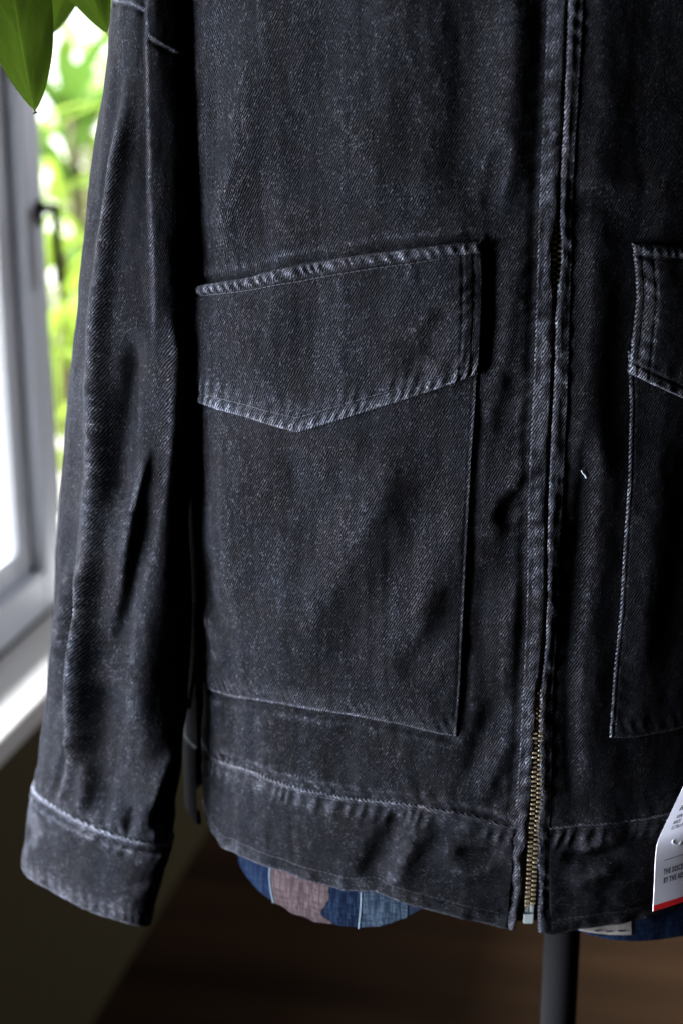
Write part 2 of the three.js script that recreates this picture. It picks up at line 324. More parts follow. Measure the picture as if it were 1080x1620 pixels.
function blade(len, wid, bend, seg = 10) {   // an arching strap leaf along +x, bending down
  const pos = [], idx = [], uv = [];
  for (let i = 0; i <= seg; i++) { const t = i / seg, ang = 1.15 - bend * t * 1.6, w = wid * Math.pow(Math.sin(Math.PI * Math.min(0.98, 0.06 + 0.94 * t)), 0.7) * 0.5; if (!i) pos.x = 0, pos.y = 0; else { pos.x += Math.cos(ang) * len / seg; pos.y += Math.sin(ang) * len / seg; } pos.push(pos.x, pos.y - 0.1 * w, -w, pos.x, pos.y - 0.35 * w, 0, pos.x, pos.y - 0.1 * w, w); uv.push(t, 0, t, 0.5, t, 1); if (i < seg) for (const o of [0, 1]) { const k = 3 * i + o; idx.push(k, k + 1, k + 3, k + 1, k + 4, k + 3); } }
  const g = new THREE.BufferGeometry(); g.setAttribute('position', new THREE.Float32BufferAttribute(pos.slice(), 3)); g.setAttribute('uv', new THREE.Float32BufferAttribute(uv, 2)); g.setIndex(idx); g.computeVertexNormals(); return g;
}
{
  const R = rng(21);
  const lime = new THREE.MeshPhysicalMaterial({ color: new THREE.Color(0.28, 0.4, 0.05), roughness: 0.95, specularIntensity: 0.1, transmission: 0.45, thickness: 0, side: THREE.DoubleSide });
  const deep = new THREE.MeshPhysicalMaterial({ color: new THREE.Color(0.1, 0.19, 0.03), roughness: 0.95, specularIntensity: 0.1, transmission: 0.35, thickness: 0, side: THREE.DoubleSide });
  const pale = new THREE.MeshPhysicalMaterial({ color: new THREE.Color(0.45, 0.5, 0.3), roughness: 0.9, transmission: 0.3, thickness: 0, side: THREE.DoubleSide });
  const stemM = new THREE.MeshStandardMaterial({ color: new THREE.Color(0.12, 0.1, 0.05), roughness: 0.9 });
  const blades = [blade(0.42, 0.05, 0.9), blade(0.5, 0.045, 1.2), blade(0.36, 0.06, 0.7), blade(0.46, 0.04, 1.5)];
  const spots = [
    [0.75, -0.26, 0.72, lime, 26, 0.75, 'tall lime green strap leaved plant just outside the open window'],
    [1.25, -0.42, 0.95, deep, 26, 0.8, 'dark green strap leaved plant behind the lime green one'],
    [1.75, -0.5, 0.5, lime, 26, 0.9, 'lime green strap leaved plant low in front of the terrace wall of sky'],
    [2.2, -0.75, 1.05, pale, 24, 0.8, 'pale variegated strap leaved plant far out on the terrace'],
    [0.5, -0.2, 0.98, lime, 24, 0.55, 'lime green plant nearest the sash with upright leaves'],
    [1.55, -0.3, 1.1, deep, 26, 0.7, 'tall dark green plant beyond the open window'],
    [2.6, -0.95, 0.75, lime, 26, 1.0, 'broad lime green plant at the far end of the terrace'],
    [1.0, -0.62, 0.35, lime, 20, 0.7, 'short lime green tuft growing low on the terrace'],
  ];
  for (const [a, n, h, mat, count, sc, label] of spots) {
    const g = group('garden_plant'); g.position.copy(onWall(a, 0.3, n)); tag(g, label, 'plant', 'plants outside the window');
    const st = new THREE.CylinderGeometry(0.012, 0.02, h, 8); st.translate(0, h / 2, 0); mesh('stem', st, stemM, g);
    for (let k = 0; k < count; k++) { const l = mesh('leaf', blades[k % 4], mat, g); l.position.set(0, h * (0.25 + 0.75 * Math.sqrt(R())), 0); l.rotation.set(0, k * 2.4 + R() * 0.5, (R() - 0.6) * 0.7); l.scale.setScalar(sc * (0.75 + 0.5 * R())); }
  }
}

{ // leafy hedge at the far edge of the terrace
  const R = rng(77), N = 360, bl = blade(0.2, 0.06, 0.9, 5), mats = new THREE.MeshPhysicalMaterial({ color: 0xffffff, roughness: 0.95, specularIntensity: 0.1, transmission: 0.5, thickness: 0, side: THREE.DoubleSide });
  const im = new THREE.InstancedMesh(bl, mats, N), o = new THREE.Object3D(), c = new THREE.Color();
  for (let i = 0; i < N; i++) { const y = 0.62 + 1.15 * R(); o.position.copy(onWall(2.6 + 1.6 * R(), y, -0.35 - 2.2 * R())); o.rotation.set(R() * 0.8, R() * 6.28, R() * 1.4 - 0.9); o.scale.setScalar(0.7 + 0.8 * R()); o.updateMatrix(); im.setMatrixAt(i, o.matrix); const g = R(); im.setColorAt(i, c.setRGB(lerp(0.14, 0.45, g), lerp(0.24, 0.52, g), lerp(0.02, 0.14, g))); }
  im.name = 'hedge'; tag(im, 'leafy green hedge at the far edge of the terrace', 'hedge', null, 'stuff'); scene.add(im);
}
// ------------------------------------------------------------------ dress form that carries the garments
{
  const g = group('dress_form'); g.position.set(0.153, 0, -0.1); tag(g, 'black dress form on a straight black pole under the jacket', 'dress form');
  const m = new THREE.MeshPhysicalMaterial({ color: new THREE.Color(0.008, 0.008, 0.008), roughness: 0.8, specularIntensity: 0.08 });
  const pole = new THREE.CylinderGeometry(0.0125, 0.0125, 1.0, 24); pole.translate(0, 0.5, 0); mesh('pole', pole, m, g);
  const base = new THREE.LatheGeometry([[0, 0], [0.15, 0], [0.152, 0.006], [0.145, 0.014], [0.03, 0.022], [0.02, 0.04], [0, 0.04]].map((p) => new THREE.Vector2(...p)), 40); mesh('base', base, m, g);
  const t = new THREE.LatheGeometry([[0, 0.95], [0.12, 0.955], [0.15, 1.0], [0.152, 1.2], [0.14, 1.5], [0, 1.52]].map((p) => new THREE.Vector2(...p)), 40); t.scale(1, 1, 0.45); mesh('torso', t, m, g);
}

// ------------------------------------------------------------------ jacket body
const K = (v) => () => v;
const XC = atZ(862, 810, 0).x, AB = 0.2085, BB = 0.11;
const body = new Tube(K(XC), K(AB), K(BB), K(-BB), [-0.36, 0.3, 0.78, 1.52]);
const inner = new Tube(K(XC), K(AB - 0.016), K(BB - 0.008), K(-BB), [-0.36, 0.3, 0.78, 1.2], 0.002);
const jacket = group('denim_jacket'); tag(jacket, 'washed black denim zip jacket hanging on a dress form', 'jacket');

// drape of the body
body.each((s, y) => 0.0036 * fbm(s * 17, y * 5 + 2, 3) + 0.0014 * fbm(s * 50 + 4, y * 22, 3) + 0.00028 * fbm(s * 170, y * 130, 2));
{
  const f = (l, a, wl, wr, fd) => body.fold(l, a * 0.0015, wl * 0.001, (wr ?? wl) * 0.001, fd);
  // soft vertical drape above the pocket
  f([[420, -60], [400, 120], [372, 300], [345, 420]], 3.5, 16, 14, 0.2);
  f([[520, -60], [505, 160], [470, 340]], -2.2, 14, 12);
  f([[640, -60], [610, 140], [560, 330]], 2.2, 15, 18);
  f([[745, -60], [735, 160], [720, 340]], -2.5, 12, 14);
  f([[815, -40], [812, 150], [800, 260], [770, 350]], 2.4, 11, 8, 0.15);
  f([[800, 215], [785, 270], [768, 345]], -1.8, 6, 6, 0.3);
  // beside the placket
  f([[850, 330], [815, 420], [800, 560], [795, 700]], 1.6, 9, 9);
  f([[818, 575], [800, 640], [790, 700]], -1.6, 6, 7);
  f([[850, 690], [815, 760], [790, 800], [770, 870]], 2.0, 9, 7);
  f([[835, 770], [805, 795], [785, 835]], -2.2, 5, 6, 0.3);
  f([[830, 880], [805, 1000], [790, 1120]], 1.5, 8, 8);
  f([[790, 1090], [760, 1170], [735, 1250]], -2.2, 7, 8, 0.3);
  f([[815, 1150], [780, 1210], [760, 1280]], 2.0, 8, 7, 0.3);
  f([[770, 880], [755, 980], [750, 1060]], -1.2, 6, 7);
  // pocket bag
  f([[700, 690], [655, 840], [570, 990], [500, 1090]], -2.4, 12, 16, 0.25);
  f([[640, 690], [590, 800], [520, 930], [450, 1020]], 2.2, 12, 10, 0.25);
  f([[735, 900], [690, 990], [640, 1090]], -2.0, 9, 10, 0.25);
  f([[560, 700], [530, 770], [470, 880]], -1.6, 9, 10, 0.3);
  f([[740, 760], [700, 900], [640, 1040]], 2.2, 14, 16);
  f([[420, 690], [380, 830], [370, 980]], 2.6, 18, 20);
  f([[345, 860], [335, 930], [352, 1010]], -2.4, 8, 12, 0.3);
  f([[480, 700], [470, 760], [440, 850]], -1.4, 10, 12);
  f([[325, 960], [345, 1010], [345, 1060]], 1.8, 6, 9, 0.3);
  // below the pocket and on the waistband
  f([[400, 1120], [420, 1180], [430, 1240]], 1.5, 10, 12);
  f([[560, 1130], [540, 1200], [530, 1250]], -1.4, 10, 14);
  f([[640, 1275], [610, 1340], [572, 1395]], -3.4, 8, 11, 0.22);
  f([[665, 1285], [640, 1350], [610, 1410]], 2.0, 8, 8, 0.25);
  f([[720, 1290], [700, 1320], [660, 1370]], -1.0, 6, 7);
  f([[800, 1345], [760, 1350], [715, 1340]], -1.6, 5, 6, 0.3);
  f([[800, 1370], [750, 1378], [700, 1365]], 1.0, 6, 6, 0.3);
  // right of the zip
  f([[960, -60], [950, 150], [940, 330]], 2.4, 12, 24, 0.12);
  f([[945, 300], [935, 480], [925, 640], [921, 780]], 2.2, 9, 12, 0.2);
  f([[925, 640], [921, 786], [911, 892], [898, 1050], [900, 1200], [905, 1290]], -1.5, 4, 6, 0.15);
  f([[950, 640], [945, 800], [930, 960], [918, 1120], [925, 1280]], 2.4, 9, 15, 0.15);
  f([[985, 420], [980, 600], [972, 800]], -0.8, 8, 8);
  f([[1010, -60], [1015, 160], [1010, 350]], -1.5, 14, 14);
  f([[1030, 660], [1020, 860], [1000, 1090]], 2, 12, 14);
  f([[905, 1340], [930, 1335], [985, 1320]], 1.6, 5, 6, 0.3);
  f([[880, 1352], [920, 1355], [990, 1345]], -2.2, 5, 5, 0.3);
  f([[890, 1395], [930, 1385], [980, 1360]], 1.2, 6, 6, 0.3);
  // seams pull the cloth in
  f([[300, 449], [400, 430], [450, 417], [560, 397], [650, 385], [770, 373]], -1.1, 1.6, 3, 0.05);
  f([[772, 360], [774, 470], [769, 600]], -1.2, 1.5, 5, 0.1);
  f([[762, 620], [756, 720], [749, 860], [742, 990], [738, 1080], [731, 1170]], -0.5, 1.5, 2, 0.05);
  f([[318, 1085], [355, 1106], [400, 1115], [470, 1123], [560, 1138], [620, 1150], [725, 1174]], -1.2, 3, 1.5, 0.03);
  f([[345, 1196], [391, 1213], [458, 1235], [547, 1253], [635, 1264], [724, 1279], [815, 1302]], -1.5, 1.5, 2.2, 0.02);
  f([[860, -300], [854, 100], [846, 300], [841, 450], [836, 600], [828, 760], [826, 900], [821, 1050], [813, 1200], [806, 1300]], -0.6, 3, 2, 0.02);
  // flap
  f([[640, 520], [655, 560], [650, 600]], -1.0, 8, 8);
  f([[715, 470], [690, 520], [680, 575]], -1.6, 6, 8, 0.3);
  f([[420, 470], [410, 560], [420, 640]], 1.4, 12, 14);
  f([[520, 450], [500, 560], [480, 650]], -1.1, 14, 14);
}

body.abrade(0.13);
// wear that follows seams and edges
const edgeWear = (e, w, t, seed, amt = 1, roughness = 0.5) => amt * gauss(e, w) * (1 - roughness + roughness * (0.5 + 0.5 * vnoise(t * 620 + seed * 9.1, seed) + 0.35 * vnoise(t * 150, seed + 3)));

const leftEnd = (list, th) => { const p = body.pts(list); p[0][0] = body.arc(th); return p; };
// front panels
const LX = [[863, -70], [862, 100], [853, 300], [848, 450], [843, 600], [835, 760], [833, 900], [828, 1050], [820, 1200], [812, 1300], [808, 1350], [806, 1400], [801, 1440], [797, 1468]];
const LZ = [[896, -70], [892, 100], [887, 211], [881, 340], [874, 380], [873, 420], [875, 480], [873, 575], [866, 716], [862, 839], [861, 962], [854, 1050], [849, 1100], [843, 1200], [837, 1285], [832, 1310], [834, 1330], [823, 1352], [825, 1400], [819, 1440], [813, 1471]];
const RZ = [[897, -70], [894, 100], [889, 211], [884, 340], [887, 385], [886, 420], [878, 480], [875, 575], [868, 716], [864, 839], [863, 962], [858, 1050], [853, 1100], [851, 1200], [853, 1275], [848, 1310], [850, 1335], [849, 1360], [852, 1400], [850, 1440], [851, 1475]];
const RX = [[926, -70], [917, 100], [908, 250], [902, 450], [896, 620], [890, 780], [884, 900], [880, 1000], [874, 1100], [872, 1200], [870, 1300], [868, 1350], [868, 1400], [869, 1440], [873, 1478]];
const WTL = [[342, 1200], [391, 1218], [458, 1240], [547, 1258], [635, 1269], [724, 1284], [775, 1297], [813, 1307]];
const WBL = [[342, 1322], [352, 1338], [373, 1349], [435, 1374], [502, 1395], [555, 1409], [591, 1410], [618, 1419], [671, 1436], [724, 1450], [760, 1459], [800, 1469]];
const WTR = [[868, 1308], [930, 1301], [1000, 1296], [1080, 1278], [1180, 1245], [1260, 1205]];
const WBR = [[871, 1478], [930, 1467], [985, 1459], [1035, 1446], [1080, 1432], [1180, 1395], [1260, 1345]];
const ends = (list, e0, e1) => { const p = body.pts(list); const q = [...p]; if (e0 !== undefined) q.unshift([body.arc(e0), p[0][1] + 0.004]); if (e1 !== undefined) q.push([body.arc(e1), p.at(-1)[1] + 0.006]); return q; };
const waistTopL = spline(ends(WTL, -1.95), 70), waistBotL = spline(ends(WBL, -1.95), 70);
const waistTopR = spline(ends(WTR, undefined, 1.95), 50), waistBotR = spline(ends(WBR, undefined, 1.95), 50);
const yTop = 1.5;
const tuck = (pts, d) => pts.map((p) => [p[0], p[1] - d]);
{
  // body panels end under the waistband; they puff out a little just above the seam
  const puff = (x) => 0.0012 * gauss(x.eB - 0.016, 0.008) + 0.0007 * (pucker(x.s, x.eB, 3, 0.012, 0.3) - 0.5) * gauss(x.eB - 0.012, 0.011);
  const g1 = patch(body, { top: [[body.arc(-1.95), yTop], [body.pts([LX[0]])[0][0] + 0.006, yTop]], bottom: tuck(waistTopL, 0.008), right: [[body.pts([LX[0]])[0][0] + 0.006, yTop], ...body.pts(LX.slice(1, 10)).map((p) => [p[0] + 0.006, p[1]]), tuck(waistTopL, 0.008).at(-1)] },
    { step: 0.00085, height: puff, wear: (x) => 0.16 * gauss(x.eB - 0.011, 0.004) * pucker(x.s, x.eB, 8, 0.006) + 0.14 * gauss(x.eR - 0.011, 0.006) * pucker(x.y, x.eR, 4, 0.011, 0.6) });
  tag(mesh('front_panel', g1.geo, denim, jacket), 'front panel with the fully visible flap pocket');
  const g2 = patch(body, { top: [[body.pts([RX[0]])[0][0] - 0.006, yTop], [body.arc(1.95), yTop]], bottom: tuck(waistTopR, 0.008), left: [[body.pts([RX[0]])[0][0] - 0.006, yTop], ...body.pts(RX.slice(1, 11)).map((p) => [p[0] - 0.006, p[1]]), tuck(waistTopR, 0.008)[0]] },
    { step: 0.00095, height: puff, wear: (x) => 0.16 * gauss(x.eB - 0.011, 0.004) * pucker(x.s, x.eB, 9, 0.006) });
  tag(mesh('front_panel', g2.geo, denim, jacket), 'front panel in shade, cut by the picture edge');
}
// back of the jacket, closing it behind and showing at the side below the sleeve
const backT = new Tube(K(XC), K(AB + 0.016), K(0.105), K(-BB - 0.04), [-0.6, 0.6, 0.78, 1.52], 0.002);
{
  backT.each((s, y) => 0.003 * fbm(s * 14, y * 6, 3));
  const yb = atZ(320, 1150, -0.15).y, yh = atZ(325, 1268, -0.15).y;
  const arc = (y0, th) => [backT.arc(th), y0];
  const seam = [], hem = [], top = [];
  for (let i = 0; i <= 30; i++) { const th = -1.25 - i / 30 * 2.1; seam.unshift([backT.arc(Math.max(th, -3.39)), yb]); hem.unshift([backT.arc(Math.max(th, -3.39)), yh]); top.unshift([backT.arc(Math.max(th, -3.39)), yTop]); }
  const mir = (l) => l.map((p) => [-p[0], p[1]]).reverse();
  for (const [t, s, h] of [[top, seam, hem], [mir(top), mir(seam), mir(hem)]]) {
    mesh('back_panel', patch(backT, { top: t, bottom: tuck(s, 0.006) }, { step: 0.004, stepV: 0.004 }).geo, denim, jacket);
    mesh('waistband', patch(backT, { top: s, bottom: h }, { step: 0.0025, lift: 0.0016, round: { T: 0.0012, B: 0.0012 }, lip: { T: [0.002, 0.004], B: [0.002, 0.01] }, uv: (a, b) => [-b / TILE, a / TILE], wear: (x) => 0.5 * gauss(x.eT, 0.0012) + 0.3 * gauss(x.eB, 0.001) }).geo, denim, jacket);
  }
}
// waistbands
{
  const wear = (sd) => (x) => 0.85 * edgeWear(x.eT, 0.0011, x.s, sd) + 0.34 * Math.pow(pucker(x.s, x.eT, sd, 0.0085, 0.25), 1.8) * gauss(x.eT - 0.0075, 0.005) + 0.8 * edgeWear(x.eB, 0.0013, x.s, sd + 2) + 0.12 * clamp(0.5 + vnoise(x.s * 170, x.eB * 120)) * gauss(x.eB - 0.005, 0.004);
  const height = (sd) => (x) => 0.0011 * (pucker(x.s, x.eT, sd, 0.0085, 0.25) - 0.5) * gauss(x.eT - 0.008, 0.006) + 0.0008 * vnoise(x.s * 120 + sd, x.eB * 90) * gauss(x.eB - 0.005, 0.005) - 0.0005 * gauss(x.eT - 0.0026, 0.0006) - 0.0004 * gauss(x.eB - 0.0095, 0.0007) + 0.0014 * fbm(x.s * 38 + sd, x.y * 60, 3);
  for (const [t, b, sd, lb] of [[waistTopL, waistBotL, 11, 'waistband below the fully visible pocket'], [waistTopR, waistBotR, 12, 'waistband beside the hang tag']]) {
    const p = patch(body, { top: t, bottom: b }, { step: 0.00085, lift: 0.0020, round: { T: 0.0012, B: 0.0014 }, lip: { T: [0.0016, 0.004], B: [0.0022, 0.012] }, uv: (s, y) => [-y / TILE, s / TILE], wear: wear(sd), height: height(sd), trueH: true });
    const w = mesh('waistband', p.geo, denim, jacket); tag(w, lb);
    for (const e of [0.0026, -0.0095]) mesh('topstitching', stitches(body, p, (k) => [0.01 + 0.98 * k, e > 0 ? e / p.Hh : 1 + e / p.Hh]), threadMat, w).userData.kind = 'stuff';
  }
}
// zip plackets
{
  const L = body.pts(LX), Z = body.pts(LZ), Z2 = body.pts(RZ), X2 = body.pts(RX);
  L[0][1] = Z[0][1] = Z2[0][1] = X2[0][1] = yTop;
  const worn = (k, sd) => (x) => { const ez = k === 'L' ? x.eR : x.eL, es = k === 'L' ? x.eL : x.eR; return 0.55 * edgeWear(ez, 0.0020, x.y, sd, 1, 0.6) + 0.30 * Math.pow(pucker(x.y, ez, sd, 0.012, 0.7), 1.5) * gauss(ez - 0.005, 0.005) + 0.12 * pucker(x.y, es, sd + 3, 0.008, 0.8) * gauss(es - 0.003, 0.003) + 0.24 * clamp(0.35 + 1.6 * fbm(x.y * 24 + sd, x.s * 30, 3)) + 0.22 * smooth(0.945, 0.925, x.y) * clamp(0.6 + fbm(x.y * 90, x.s * 60, 2)); };
  const hgt = (k, sd) => (x) => { const ez = k === 'L' ? x.eR : x.eL, es = k === 'L' ? x.eL : x.eR; return 0.0010 * smooth(0.0, 0.006, es) * (0.7 + 0.6 * gauss(ez - 0.003, 0.003)) + 0.0008 * (pucker(x.y, ez, sd, 0.014, 0.5) - 0.5) + 0.0006 * fbm(x.y * 90 + sd, x.u * 3, 2); };
  const a = patch(body, { top: [L[0], Z[0]], bottom: [L.at(-1), Z.at(-1)], left: spline(L, 120), right: spline(Z, 160) }, { step: 0.0007, stepV: 0.0009, lift: 0.0013, round: { L: 0.0008, R: 0.0016, B: 0.0012 }, lip: { L: [0.0022, 0.002], R: [0.0028, 0.004], B: [0.0022, 0.008] }, height: hgt('L', 31), wear: worn('L', 31) });
  const b = patch(body, { top: [Z2[0], X2[0]], bottom: [Z2.at(-1), X2.at(-1)], left: spline(Z2, 160), right: spline(X2, 120) }, { step: 0.0007, stepV: 0.0009, lift: 0.0012, round: { R: 0.0008, L: 0.0016, B: 0.0012 }, lip: { R: [0.0022, 0.002], L: [0.0028, 0.004], B: [0.0022, 0.008] }, height: hgt('R', 37), wear: worn('R', 37) });
  mesh('zip_placket', a.geo, denim, jacket); mesh('zip_placket', b.geo, denim, jacket);
  // zip: tape, teeth, pin and box
  const tapeM = new THREE.MeshStandardMaterial({ color: new THREE.Color(0.012, 0.012, 0.014), roughness: 0.9 });
  const mid = [[894, -70], [890, 150], [881, 385], [880, 440], [875, 575], [866, 720], [862, 900], [855, 1060], [851, 1110], [848, 1200], [846, 1270], [843, 1310], [840, 1370], [837, 1430], [835, 1462]];
  const M = body.pts(mid); M[0][1] = yTop;
  const off = (d) => M.map((p) => [p[0] + d, p[1]]);
  const tp = patch(body, { top: [off(-0.009)[0], off(0.009)[0]], bottom: [off(-0.009).at(-1), off(0.009).at(-1)], left: spline(off(-0.009), 80), right: spline(off(0.009), 80) }, { step: 0.002, lift: -0.0034, plain: true });
  const zip = mesh('zipper', tp.geo, tapeM, jacket); tag(zip, 'brass toothed zip with a pale metal end box');
  const brass = new THREE.MeshStandardMaterial({ color: new THREE.Color(0.5, 0.41, 0.25), roughness: 0.5, metalness: 0.85 });
  const steel = new THREE.MeshStandardMaterial({ color: new THREE.Color(0.45, 0.52, 0.48), roughness: 0.5, metalness: 0.4 });
  const toothG = new RoundedBoxGeometry(0.0028, 0.00115, 0.002, 2, 0.0003);
  const c = curve(spline(M, 200)), v = new THREE.Vector3(), endPitch = 0.00315;
  const total = c.length_, R = rng(3); let count = 0;
  const put = (l, side) => {
    const q = c(l / total), t = mesh('zipper_tooth', toothG, brass, zip); body.pos(q[0] + side * 0.0017, q[1], body.sample(body.H, ...q) - 0.0007 + 0.0022 * smooth(1.1, 0.98, q[1]), t.position); t.rotation.set((R() - 0.5) * 0.25, body.theta(q[0]) * 0.5, (R() - 0.5) * 0.12); count++;
  };
  const yOf = (l) => c(l / total)[1], yEnd = body.at(838, 1427)[1], ya = body.at(852, 1085)[1], yb = body.at(880, 350)[1], yc = body.at(878, 640)[1];
  for (let l = 0; l < total; l += endPitch) { const y = yOf(l); if (y < yEnd) break; if (y < ya || (y < yb && y > yc)) { put(l, 1); put(l + endPitch / 2, -1); } }
  const pin = (px) => { const p0 = body.at(px, 1436), g = new RoundedBoxGeometry(0.0024, 0.0066, 0.0022, 2, 0.0004), t = mesh('zipper_pin', g, steel, zip); body.pos(p0[0], p0[1], -0.001, t.position); };
  pin(832.5); pin(840.5);
  const bp = body.at(835, 1453), bx = mesh('zipper_box', new RoundedBoxGeometry(0.0064, 0.0066, 0.0034, 3, 0.0007), steel, zip); body.pos(bp[0], bp[1], -0.0006, bx.position);
}
// flap pockets
function flapPocket(seed, fl, pk, flip) {
  const K1 = flip ? 'L' : 'R', inner_ = (x) => (flip ? x.eL : x.eR);
  const pw = (x) => { const ei = inner_(x); return 0.8 * edgeWear(ei, 0.0013, x.y, seed, 1, 0.7) + 0.75 * edgeWear(x.eB, 0.0013, x.s, seed + 1, 1, 0.5) + 0.14 * pucker(x.s, x.eB, seed + 2, 0.007, 0.5) * gauss(x.eB - 0.006, 0.006) + 0.3 * gauss(ei, 0.004) * gauss(x.eB, 0.006); };
  const p = patch(body, pk, { step: 0.0008, lift: 0.0016, round: { B: 0.0011, [K1]: 0.0013 }, lip: { B: [0.002, 0.003], [K1]: [0.002, 0.003] }, wear: pw,
    height: (x) => { const ei = inner_(x); return 0.0016 * smooth(0, 0.03, ei) * smooth(0, 0.02, x.eB) + 0.0005 * (pucker(x.s, x.eB, seed + 2, 0.009, 0.4) - 0.5) * gauss(x.eB - 0.007, 0.006) - 0.0004 * gauss(x.eB - 0.0022, 0.0005) - 0.0004 * gauss(ei - 0.0024, 0.0006) + 0.0005 * (pucker(x.y, ei, seed + 4, 0.011, 0.4) - 0.5) * gauss(ei - 0.006, 0.006); } });
  const pm = mesh('pocket', p.geo, denim, jacket);
  const band = 0.0066;
  const fw = (x) => {
    const ei = inner_(x), t = x.s;
    return 0.8 * edgeWear(x.eB, 0.0014, t, seed + 3, 1, 0.5) + 0.6 * Math.pow(pucker(t, x.eB, seed + 6, 0.0062, -0.3), 1.8) * gauss(x.eB - 0.0025, 0.0035) + 0.27 * Math.pow(pucker(t, x.eB, seed + 9, 0.0085, -0.25), 2.2) * gauss(x.eB - 0.009, 0.007)
      + 0.5 * edgeWear(x.eT, 0.0007, t, seed + 5, 1, 0.4) + 0.75 * Math.pow(pucker(t, x.eT, seed + 7, 0.0066, -0.4), 2.2) * gauss(x.eT - 0.0033, 0.0024)
      + 0.65 * edgeWear(ei, 0.0011, x.y, seed + 8, 1, 0.6) + 0.4 * pucker(x.y, ei, seed + 8, 0.011, 0.4) * gauss(ei - 0.0085, 0.005) + 0.7 * gauss(ei, 0.006) * gauss(x.eB, 0.006);
  };
  const fh = (x) => {
    const ei = inner_(x), t = x.s, out = smooth(0.0, 0.03, x.eT);
    return 0.0022 * out * smooth(0, 0.014, ei) + 0.0013 * gauss(x.eT - 0.003, 0.0028) + 0.0014 * (pucker(t, x.eT, seed + 7, 0.0066, -0.4) - 0.5) * gauss(x.eT - 0.0035, 0.0026)
      + 0.0009 * (pucker(t, x.eB, seed + 6, 0.0062, -0.3) - 0.5) * gauss(x.eB - 0.003, 0.003) + 0.0009 * (pucker(t, x.eB, seed + 9, 0.0085, -0.25) - 0.5) * gauss(x.eB - 0.011, 0.007) + 0.0010 * (pucker(x.y, ei, seed + 8, 0.009, 0.4) - 0.5) * gauss(ei - 0.007, 0.006)
      - 0.0014 * gauss(x.eT - band, 0.0010) - 0.0009 * gauss(x.eB - band, 0.0009) - 0.0006 * gauss(ei - 0.0045, 0.0008) - 0.0005 * gauss(ei - 0.011, 0.0009);
  };
  const f = patch(body, fl, { step: 0.0007, lift: 0.0042, round: { T: 0.001, B: 0.0013, [K1]: 0.0013, [flip ? 'R' : 'L']: 0.0012 }, lip: { T: [0.0034, 0.002], B: [0.0016, 0.012], [K1]: [0.0018, 0.012], [flip ? 'R' : 'L']: [0.002, 0.01] }, wear: fw, height: fh, trueH: true });
  const fm = mesh('pocket_flap', f.geo, denim, jacket);
  for (const path of [(k) => [0.01 + 0.97 * k, band / f.Hh], (k) => [0.01 + 0.97 * k, 1 - band * (1 / f.Hh)], (k) => [flip ? 0.0045 / f.W : 1 - 0.0045 / f.W, 0.1 + 0.86 * k]]) mesh('topstitching', stitches(body, f, path), threadMat, fm).userData.kind = 'stuff';
  return [pm, fm];
}
{
  const q = (l) => body.pts(l, 1.5);
  const pr = [[757, 555], [753, 640], [747, 720], [740, 860], [733, 990], [729, 1080], [722, 1166]];
  const pb = [[318, 1070], [330, 1087], [355, 1099], [400, 1108], [470, 1116], [560, 1131], [620, 1143], [690, 1160], [722, 1166]];
  const pocketB = spline(q(pb), 60), pocketR = q(pr);
  pocketB.unshift([body.arc(-1.75), pocketB[0][1] + 0.003]);
  const left = [body.arc(-1.75), pocketR[0][1]];
  const ft = q([[307, 455], [320, 451], [400, 437], [450, 424], [560, 404], [650, 392], [720, 383], [761, 381]]), fb = q([[306, 622], [330, 636], [400, 658], [460, 677]]), fb2 = q([[494, 676], [560, 655], [650, 626], [720, 602], [757, 588]]), tip = q([[477, 681]]);
  const fr = q([[761, 381], [763, 430], [762, 500], [757, 588]]);
  const [a, b] = flapPocket(40, { top: spline(ft, 50), bottom: [...spline(fb, 20), ...tip, ...spline(fb2, 20)], right: fr }, { top: [left, pocketR[0]], bottom: pocketB, right: pocketR }, false);
  tag(a, 'patch pocket with the fully visible flap'); tag(b, 'fully visible pointed pocket flap');
  const rl = [[992, 555], [995, 645], [990, 758], [984, 857], [978, 962], [968, 1068], [962, 1165]];
  const rb = [[962, 1165], [1000, 1165], [1080, 1151], [1180, 1120], [1240, 1090]];
  const RL = q(rl), RB = spline(q(rb), 40); RB.push([body.arc(1.7), RB.at(-1)[1] + 0.004]);
  const rft = q([[997, 384], [1040, 387], [1080, 391], [1180, 405], [1250, 420]]), rfl = q([[997, 384], [1001, 420], [1004, 470], [998, 525], [991, 588]]), rfb = [...q([[991, 588], [1020, 602], [1080, 630], [1150, 662]]), ...q([[1200, 655], [1250, 620]])];
  const [c, d] = flapPocket(70, { top: rft, bottom: rfb, left: rfl }, { top: [RL[0], [body.arc(1.7), RL[0][1]]], bottom: RB, left: RL }, true);
  tag(c, 'patch pocket in shade, cut by the picture edge'); tag(d, 'pocket flap in shade, cut by the picture edge');
}
// pale inner facing showing in the slit between sleeve and side
{
  const m = new THREE.MeshStandardMaterial({ color: new THREE.Color(0.085, 0.066, 0.038), roughness: 0.9, side: THREE.DoubleSide });
  const gs = [[[318, 925], [313, 950], [309, 978], [311, 1012], [309, 1050], [303, 1090], [298, 1120]], [[322, 930], [317, 960], [314, 990], [316, 1020], [315, 1060], [311, 1100]]].map((l) => { const g = new THREE.TubeGeometry(new THREE.CatmullRomCurve3(l.map((p) => atZ(p[0] + 1, p[1], -0.098))), 40, 0.0016, 6); return g; });
  tag(mesh('inner_facing', mergeGeometries(gs), m, jacket), 'pale tan inner facing edge');
}

